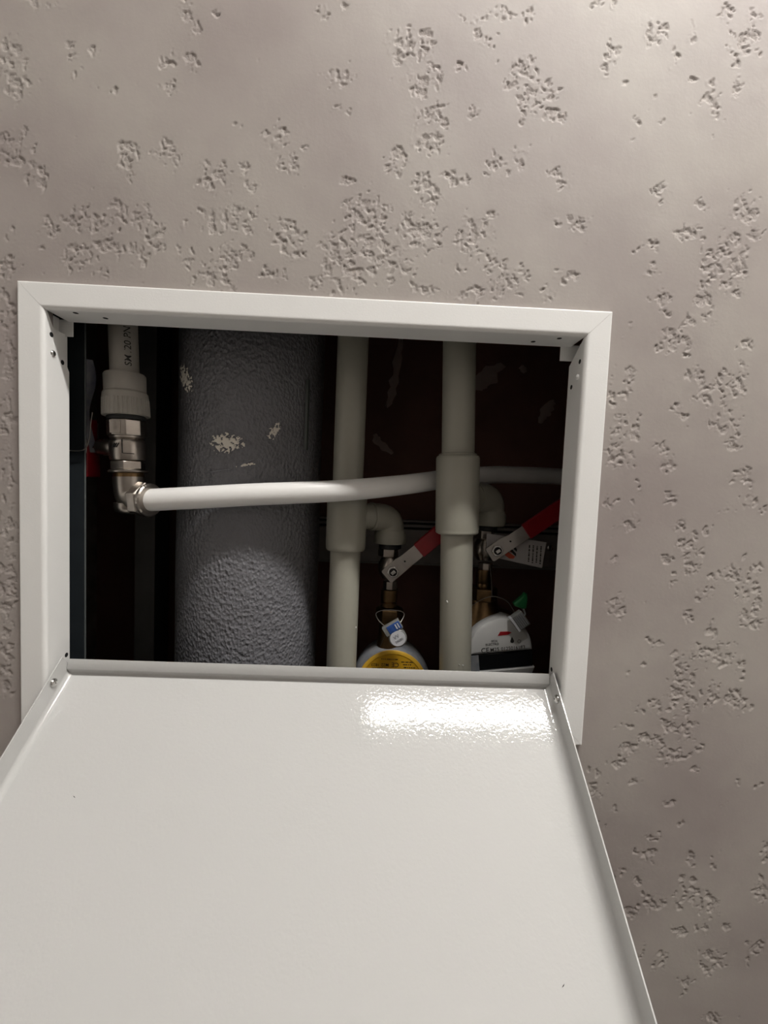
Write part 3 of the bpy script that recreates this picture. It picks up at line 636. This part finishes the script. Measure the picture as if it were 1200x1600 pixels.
MB().hexa(la(1.3640), AX, 0.0142, 0.0075, n=6, rot=0.25, ch=0.06, hint=(0, -1, 0)).build('hexagon_nut', 'nickel', bv, bevel=0.0004, angle=25)
MB().lathe([(.0125, 0), (.0158, .0004), (.0160, .0016), (.0150, .0026), (.0125, .0028)], la(1.3612), AX, 48).build('flange_ring', 'nickel', bv)
st = MB().lathe([(.0072, 0), (.0076, .003), (.0076, .010), (.0068, .0115), (.0068, .0150), (.0062, .0155)], la(1.3835) + V((-.0125, .003, 0)), (-1, 0, 0), 32).build('stem', 'nickel', bv, angle=40)
MB().hexa(la(1.3835) + V((-.0285, .003, 0)), (-1, 0, 0), 0.0052, 0.0045, rot=0.3).build('stem_nut', 'steel', st, angle=25)
lev = MB().box(-0.2135, -0.2115, .0560, .0730, 1.3640, 1.4060).build('lever', 'lever', bv, bevel=0.0005)
sl = MB()
poly = [(.0555, 1.3560), (.0739, 1.3560), (.0735, 1.3740), (.0700, 1.3850), (.0690, 1.4080), (.0600, 1.4080), (.0575, 1.3880), (.0555, 1.3720)]
sl.prism([(y, z) for y, z in poly], (-0.2150, 0, 0), (0, 1, 0), (0, 0, 1), (1, 0, 0), 0.0046, 0.0009)
sl.build('red_sleeve', 'red', bv, angle=40)

ef = thing('elbow_fitting', 'nickel brass elbow joining the left valve to the white pipe', 'pipe fitting', tuple(la(1.335)))
MB().lathe([(.0110, 0), (.0124, .0004), (.0124, .0036), (.0110, .004)], la(1.3572), AX, 36).build('brass_ring', 'brass', ef)
EO = V((0.0240, -0.0070, 0)).normalized()
cC = la(1.3375)
MB().tube([la(1.3575), la(1.352)] + arc_path(la(1.3500), cC, cC + EO * 0.016, 8)[1:], [.0128, .0128] + [.0122] * 9 + [.0120], 32).build('body', 'nickel', ef, angle=60)
MB().lathe([(.0060, 0), (.0110, .002), (.0124, .006), (.0124, .010)], cC - V((0, 0, .0135)), (0, 0, 1), 32).build('lower_boss', 'nickel', ef, angle=60)
nut = MB().hexa(cC + EO * 0.0100, EO, 0.0162, 0.0100, rot=0.15, ch=0.10).build('hexagon_nut', 'nickel', ef, bevel=0.0004, angle=25)
ring = MB().lathe([(.0118, 0), (.0146, .0004), (.0148, .0030), (.0136, .0040), (.0105, .0042)], cC + EO * 0.0202, EO, 96, rfun=lambda a: 1 + 0.018 * (1 if int(a * 96 / 2 / math.pi) % 3 == 0 else 0)).build('knurled_ring', 'nickel', ef, angle=30)
W0 = cC + EO * 0.0215
wp = [W0 - EO * 0.006, W0, V((-0.1097, .0500, 1.3417)), V((-0.0675, .0515, 1.3458)), V((-0.0256, .057, 1.3493)), V((0.0115, .0640, 1.3525)), V((0.0500, .077, 1.3571)),
      V((0.0890, .100, 1.3632)), V((0.1256, .124, 1.3698)), V((0.1728, .147, 1.3762)), V((0.2072, .163, 1.3785)), V((0.2798, .19, 1.3799)), V((0.40, .23, 1.377))]
o = MB().tube(smooth_path(wp, 8), 0.0100, 40).build('supply_pipe', 'white_pipe', angle=60)
tag(o, 'white multilayer pipe running across the hatch in front of the grey insulated pipe', 'pipe')

# smoky plastic film tag dangling by the left valve
fp = []
for k in range(15):
    s = k / 14; fp.append((V((-0.2120 + 0.0035 * s * s + 0.0015 * math.sin(s * 9), 0.0560 + .003 * math.sin(s * 7), 1.460 - 0.082 * s)), 0.0030 * (1 - 0.75 * s) + 0.0006))
vs = []
for p, w in fp: vs += [p + V((-w, -0.0006, 0)), p + V((w, 0.0035, 0)), p + V((w, 0.0038, 0)), p + V((-w, -0.0003, 0))]
fs = [(i * 4 + j, i * 4 + (j + 1) % 4, i * 4 + 4 + (j + 1) % 4, i * 4 + 4 + j) for i in range(14) for j in range(4)] + [(0, 1, 2, 3), (56, 59, 58, 57)]
o = MB().add(vs, fs).build('plastic_film', 'film', angle=60)
tag(o, 'crumpled smoky strip of plastic film hanging by the red lever at the left', 'film')
o = MB().tube(smooth_path([(-0.2300, .0455, 1.3805), (-0.216, .045, 1.3780), (-0.2062, .046, 1.3800), (-0.2035, .048, 1.3900), (-0.2050, .052, 1.4030), (-0.2050, .054, 1.4130)], 6), 0.0005, 8).build('loose_wire', 'wire')
tag(o, 'thin loose wire curling past the edge of the left stud', 'wire')

# ------------------------------------------------------------------ ball valves under the two elbows
def lever_valve(name, label, x, y, z0, piv, ang, plate_len, total, group):
    t = thing(name, label, 'valve', (x, y, z0 - 0.052), group)
    MB().lathe([(.0118, 0), (.0124, -.0008), (.0124, -.0048), (.0112, -.0055)], (x, y, z0), (0, 0, 1), 36).build('gasket', 'rubber', t)
    MB().hexa((x - .0018, y, z0 - .0145), (0, 0, 1), .0112, .0095, rot=.55, hint=(0, -1, 0)).build('upper_nut', 'nickel', t, bevel=.0004, angle=25)
    MB().lathe([(.0078, 0), (.0105, .0045), (.0122, .0090), (.0122, .0150), (.0100, .0205), (.0078, .0235)], (x, y, z0 - .038), (0, 0, 1), 36).build('body', 'nickel', t, angle=45)
    MB().hexa((x + .002, y, z0 - .0505), (0, 0, 1), .0080, .0095, n=8, rot=.2, hint=(0, -1, 0)).build('lower_nut', 'nickel', t, bevel=.0004, angle=25)
    px, py, pz = piv
    st = MB().lathe([(.0055, 0), (.0055, y - py - .004)], (px, py + .0015, pz), (0, 1, 0), 24).build('stem', 'nickel', t)
    ca, sa = math.cos(ang), math.sin(ang); e = V((ca, 0, sa)); n = V((-sa, 0, ca)); yv = V((0, 1, 0)); P = V((px, py, pz))
    hw = .0083
    # lever: flat end plate, a step, then the arm
    pts = [(-.0095, 0.0, .82), (-.0080, 0.0, 1.0), (.0105, 0.0, 1.0), (.0135, -.0012, .95), (.0185, -.0030, .90), (.0260, -.0036, .90), (total - .002, -.0040, .85)]
    vs = []
    for s, dy, k in pts:
        for a, b in ((-1, 0), (1, 0), (1, .0020), (-1, .0020)): vs.append(P + e * s + n * (a * hw * k) + yv * (dy + b - .001))
    q = len(pts)
    fs = [(i * 4 + j, i * 4 + (j + 1) % 4, i * 4 + 4 + (j + 1) % 4, i * 4 + 4 + j) for i in range(q - 1) for j in range(4)] + [(0, 1, 2, 3), ((q - 1) * 4 + 3, (q - 1) * 4 + 2, (q - 1) * 4 + 1, (q - 1) * 4)]
    lv = MB().add(vs, fs).build('lever', 'lever', t, bevel=.0004, angle=25)
    sl = MB(); rows = [(plate_len, .92), (plate_len + .0010, 1.04), (plate_len + .03, 1.06), (total - .003, 1.10), (total, .95)]; vs = []
    for s, k in rows:
        for a, b in ((-.92, -.0026), (-1, -.0016), (-1, .0020), (-.92, .0028), (.92, .0028), (1, .0020), (1, -.0016), (.92, -.0026)): vs.append(P + e * s + n * (a * hw * k) + yv * (b - .0038))
    fs = [(i * 8 + j, i * 8 + (j + 1) % 8, i * 8 + 8 + (j + 1) % 8, i * 8 + 8 + j) for i in range(4) for j in range(8)] + [tuple(range(8)), tuple(reversed(range(32, 40)))]
    sl.add(vs, fs).build('red_sleeve', 'red', lv, angle=40)
    disc('rivet_hole', P + e * .0165 + n * .0008 + yv * (-.0036), (0, 1, 0), .0009, .0006, 'hole', lv, 10)
    ln = MB().hexa(P + yv * (-.0010), (0, -1, 0), .0064, .0034, rot=ang, hint=(0, 0, 1)).build('lever_nut', 'steel', t, bevel=.0003, angle=25)
    MB().lathe([(.0041, 0), (.0041, .0004)], P + yv * (-.0044), (0, -1, 0), 24).build('nut_recess', 'hole', ln)
    MB().obox(P + yv * (-.0056), e * .0024, yv * .0012, n * .0017).build('square_stem', 'steel', ln, bevel=.0003)
    return t
lever_valve('ball_valve', 'ball valve with red-sleeved lever between the two riser pipes', 0.0668, 0.130, 1.2967, (0.0698, .106, 1.2705), math.radians(42.5), .0345, .098, 'lever ball valves')
lever_valve('ball_valve', 'ball valve with red-sleeved lever and white tag at the right edge', 0.1716, 0.132, 1.3205, (0.1769, .105, 1.2969), math.radians(36.5), .0350, .100, 'lever ball valves')

# white card hanging behind the right-hand lever
TAGO = V((0.1995, 0.1145, 1.2952)); tx = V((0.0632, 0, -0.0055)).normalized(); tz = V((0.0040, 0, 0.0262)).normalized(); ty = V((0, -1, 0))
tagt = thing('paper_tag', 'white card tag with a red and black logo behind the right lever', 'tag', tuple(TAGO))
MB().prism([(-.0315, .0155), (-.0315, -.0050), (-.0270, -.0085), (.0300, -.0140), (.0330, .0140)], TAGO, tx, V((0, 0, 1)), ty, 0.0007).build('card', 'card', tagt)
def stripe(pts, material): MB().prism(pts, TAGO + ty * .0006, tx, V((0, 0, 1)), ty, .00025).build('logo_stripe', material, tagt)
stripe([(-.0085, .0022), (-.0060, .0040), (.0010, -.0020), (.0012, -.0052)], 'ink')
stripe([(-.0052, .0058), (-.0030, .0072), (.0018, .0028), (.0016, -.0002)], 'ink')
stripe([(-.0125, -.0005), (-.0098, .0020), (-.0075, -.0012), (-.0040, -.0030), (.0002, -.0052), (-.0014, -.0078), (-.0060, -.0082), (-.0105, -.0055)], 'orange')
stripe([(-.0102, .0032), (-.0090, .0040), (-.0030, -.0010), (-.0036, -.0020)], 'orange')
rg = random.Random(8)
for c_ in range(4):                       # columns of tiny illegible print
    z = 0.0095
    mb = MB()
    while z > -.0085:
        l = rg.uniform(.0006, .0016)
        mb.obox(TAGO + tx * (.0150 + c_ * .0042) + V((0, 0, z - .001)) + ty * .0008, tx * .0007, ty * .00008, V((0, 0, l * .6)))
        z -= l * 1.2 + .0006
    mb.build('fine_print', 'ink', tagt)

# ------------------------------------------------------------------ water meters
m1 = thing('water_meter', 'water meter with yellow dial face and dusty grey rim', 'water meter', (0.0745, 0.13, 1.1035), 'water meters')
MB().lathe([(.0085, 0), (.0088, .004), (.0076, .0052), (.0088, .0064), (.0092, .0190)], (0.0680, .130, 1.2270), (0, 0, 1), 32).build('union_tail', 'brass', m1, angle=40)
MB().hexa((0.0690, .130, 1.2110), (0, 0, 1), .0152, .0150, rot=.5, ch=.14, hint=(0, -1, 0)).build('union_nut', 'brass', m1, bevel=.0005, angle=25)
MB().lathe([(.0135, 0), (.0115, .010), (.0120, .0300)], (0.0700, .133, 1.1820), (0, 0, 1), 32).build('inlet_neck', 'brass', m1, angle=60)
MC = V((0.0745, 0.114, 1.1440)); MN = V((0, -1, 0.10)).normalized(); MU = V((0, 0.10, 1)).normalized()
body = MB().lathe([(.0300, -.052), (.0415, -.044), (.0432, -.020), (.0425, -.010), (.0400, -.0030), (.0385, -.0010), (.0380, 0)], MC, MN, 72).build('housing', 'meter_grey', m1, angle=40)
dial = MB().lathe([(.0384, -.0012), (.0383, .0005), (.0370, .0014), (.0345, .0014), (.0338, .0006), (.0001, .0006)], MC, MN, 72).build('dial_rim', 'yellow_rim', m1, angle=40)
MB().lathe([(.0337, .0002), (.0337, .0009), (.0001, .0009)], MC, MN, 64).build('dial_face', 'yellow', dial)
def dial_text(b, s, x, z): text_part('dial_print', b, s, MC + MU * z + V((x, 0, 0)) + MN * .0009, (-1, 0, 0), -MU, 'ink', dial)
dial_text('C\u0404' if False else 'CE', .0068, .0025, .0232)
dial_text('M22', .0046, -.0085, .0228)
dial_text('1823', .0044, -.0190, .0225)
rg = random.Random(3)
for (x0_, x1_, z_) in ((-.0125, .0040, .0288), (.0090, .0215, .0262), (.0110, .0200, .0235), (-.0225, -.0115, .0188), (.0120, .0240, .0205), (.0130, .0250, .0180)):
    mb = MB(); x = x0_
    while x < x1_:
        l = rg.uniform(.0006, .0014); mb.obox(MC + MU * z_ + V((x + l / 2, 0, 0)) + MN * .0010, V((l / 2, 0, 0)), MN * .00006, MU * .0006); x += l + rg.choice((.0003, .0003, .0010))
    mb.build('fine_print', 'ink', dial)
# sealing wire and its blue and white seal
wp_ = [(0.0700, .112, 1.2280), (0.0600, .112, 1.2270), (0.0540, .111, 1.2235), (0.0575, .108, 1.2170), (0.0650, .1035, 1.2120), (0.0690, .1020, 1.2105)]
seal = thing('meter_seal', 'blue and white tamper seal wired above the yellow water meter', 'seal', (0.0740, 0.100, 1.1940), 'meter seals')
MB().tube(smooth_path(wp_, 6), .00045, 8).build('wire', 'wire', seal)
MB().tube(smooth_path([(0.0700, .112, 1.2280), (0.0800, .112, 1.2270), (0.0840, .111, 1.2240), (0.0810, .107, 1.2180), (0.0770, .103, 1.2140)], 6), .00045, 8).build('wire', 'wire', seal)
MB().tube(smooth_path([(0.0670, .1020, 1.2085), (0.0630, .105, 1.1990), (0.0600, .108, 1.1900)], 6), .00045, 8).build('wire', 'wire', seal)
SC = V((0.0722, 0.099, 1.2140)); sa_ = math.radians(33); sx = V((math.cos(sa_), 0, math.sin(sa_))); sz = V((-math.sin(sa_), 0, math.cos(sa_))); sy = V((0, -1, 0))
MB().obox(SC - sx * .0010, sx * .0098, sy * .0034, sz * .0052).build('clear_case', 'clear', seal, bevel=.0006)
MB().obox(SC + sx * .0010 + sy * .0032, sx * .0072, sy * .0006, sz * .0042).build('blue_insert', 'blue', seal, bevel=.0004)
for k, (u_, w_) in enumerate(((-.0030, .0014), (.0022, .0006), (.0048, .0006))):
    MB().obox(SC + sx * (.001 + u_) + sy * .0040, sx * w_, sy * .0003, sz * .0026).build('raised_letter', 'seal_white' if k else 'blue', seal)
DC = SC - sx * .0016 - sz * .0118
disk = MB().lathe([(.0090, -.004), (.0094, -.003), (.0094, .0026), (.0086, .0034), (.0001, .0034)], DC, sy, 40).build('seal_disc', 'clear', seal, angle=40)
MB().lathe([(.0080, 0), (.0080, .0037), (.0001, .0037)], DC, sy, 40).build('white_face', 'seal_white', disk)
text_part('seal_print', 'VV', .0052, DC + sy * .0037 + sz * .0022 - sx * .0006, sx, sz, 'meter_grey', disk)
text_part('seal_print', '28680', .0036, DC + sy * .0037 - sz * .0026, sx, sz, 'meter_grey', disk)

m2 = thing('water_meter', 'white electronic water meter with black display band and red arrow', 'water meter', (0.189, 0.13, 1.150), 'water meters')
MB().lathe([(.0080, 0), (.0086, .003), (.0078, .0045), (.0086, .006), (.0088, .0200)], (0.1722, .132, 1.2520), (0, 0, 1), 32).build('union_tail', 'brass', m2, angle=40)
MB().hexa((0.1735, .133, 1.2370), (0, 0, 1), .0150, .0150, rot=.3, ch=.14, hint=(0, -1, 0)).build('union_nut', 'brass', m2, bevel=.0005, angle=25)
MB().lathe([(.0230, 0), (.0210, .010), (.0165, .022), (.0150, .030)], (0.1755, .140, 1.2080), (0, 0, 1), 40).build('inlet_neck', 'brass', m2, angle=60)
ra = math.radians(7.2); mx_ = V((math.cos(ra), 0, math.sin(ra))); mz_ = V((-math.sin(ra), 0, math.cos(ra))); my_ = V((0, -1, 0)); M2 = V((0.1890, 0.108, 1.1900))
MB().lathe([(.0330, -.050), (.0365, -.040), (.0365, -.027), (.0345, -.024)], M2, my_, 64).build('brass_body', 'brass', m2, angle=40)
rr = .0345
poly = [(rr * math.cos(a), rr * math.sin(a)) for a in np.linspace(0, math.pi, 33)] + [(-rr, -.0035), (rr, -.0035)]
cap = MB().prism(poly, M2 - my_ * .026, mx_, mz_, my_, .0265, .0060).build('white_cap', 'meter_white', m2, angle=35)
band = MB().prism([(-rr + .001, -.0035), (-rr + .001, -.0215), (rr - .001, -.0215), (rr - .001, -.0035)], M2 - my_ * .026, mx_, mz_, my_, .0245).build('display_window', 'display', m2, bevel=.0010)
MB().prism([(-rr, -.0215), (-rr + .004, -.0300), (rr - .004, -.0300), (rr, -.0215)], M2 - my_ * .026, mx_, mz_, my_, .0275, .0020).build('lower_cap', 'meter_white', m2, angle=35)
MB().obox(M2 + mx_ * (-rr + .0052) - mz_ * .0125 - my_ * .0012, mx_ * .0046, my_ * .0008, mz_ * .0085).build('window_edge', 'meter_grey', m2)
F2 = M2 + my_ * .0006
def m2text(b, s, x, z): text_part('cap_print', b, s, F2 + mx_ * x + mz_ * z, mx_, mz_, 'ink', cap)
m2text('CE', .0074, -.0175, .0012); m2text('M25', .0056, -.0072, .0012); m2text('0125016183', .0052, .0125, .0012)
m2text('0026', .0034, -.0070, .0105); m2text('ELECTRO', .0034, -.0095, .0072)
MB().prism([(-.0085, -.0020), (-.0055, .0022), (.0035, .0016), (.0065, .0002), (.0025, -.0018)], F2 + mx_ * .0055 + mz_ * .0180 - my_ * .0002, mx_, mz_, my_, .0004).build('red_arrow', 'arrow', cap)
dp_ = [(.0020 * math.cos(a), .0020 * math.sin(a)) for a in np.linspace(-math.pi * 1.15, math.pi * .15, 16)] + [(0, .0050)]
MB().prism(dp_, F2 + mx_ * .0120 + mz_ * .0088, mx_, mz_, my_, .0002).build('drop_symbol', 'ink', cap)
ring_ = MB(); 
ring_.tube([F2 + mx_ * (.0195 + .0018 * math.cos(a)) + mz_ * (.0078 + .0018 * math.sin(a)) for a in np.linspace(0, 2 * math.pi, 20)], .00018, 6)
ring_.build('round_symbol', 'ink', cap)

s2 = thing('meter_seal', 'clear ribbed tamper seal with a green plug beside the white meter', 'seal', (0.2050, 0.105, 1.2200), 'meter seals')
SC = V((0.2055, 0.104, 1.2245)); sa_ = math.radians(-52); sx = V((math.cos(sa_), 0, math.sin(sa_))); sz = V((-math.sin(sa_), 0, math.cos(sa_)))
MB().obox(SC, sx * .0085, sy * .0040, sz * .0062).build('clear_case', 'clear', s2, bevel=.0006)
for k in range(5):
    MB().obox(SC + sz * (-.0042 + k * .0021) + sy * .0040, sx * .0070, sy * .0005, sz * .0004).build('rib', 'meter_grey', s2)
MB().obox(SC - sz * .0072 + sy * .0005, sx * .0090, sy * .0035, sz * .0013).build('white_edge', 'seal_white', s2, bevel=.0003)
gp = [(-.0085, -.0022), (-.0070, -.0052), (.0015, -.0080), (.0052, -.0075), (.0062, .0020), (.0050, .0085), (.0028, .0092), (.0008, .0060), (-.0050, .0010)]
MB().prism(gp, V((0.2080, 0.1135, 1.2428)), V((1, 0, 0)), V((0, 0, 1)), sy, .0055, .0014).build('green_plug', 'green', s2, angle=40)
MB().tube(smooth_path([(0.2100, .110, 1.2355), (0.2120, .108, 1.2300), (0.2090, .106, 1.2270)], 5), .0012, 10).build('plug_stem', 'clear', s2)
MB().tube(smooth_path([(0.2020, .110, 1.2300), (0.1930, .113, 1.2420), (0.1780, .114, 1.2460), (0.1640, .116, 1.2400), (0.1560, .120, 1.2320)], 6), .00045, 8).build('wire', 'wire', s2)
MB().tube(smooth_path([(0.1740, .1175, 1.2800), (0.1765, .1170, 1.2640), (0.1775, .1145, 1.2465)], 6), .0004, 8).build('wire', 'wire', s2)
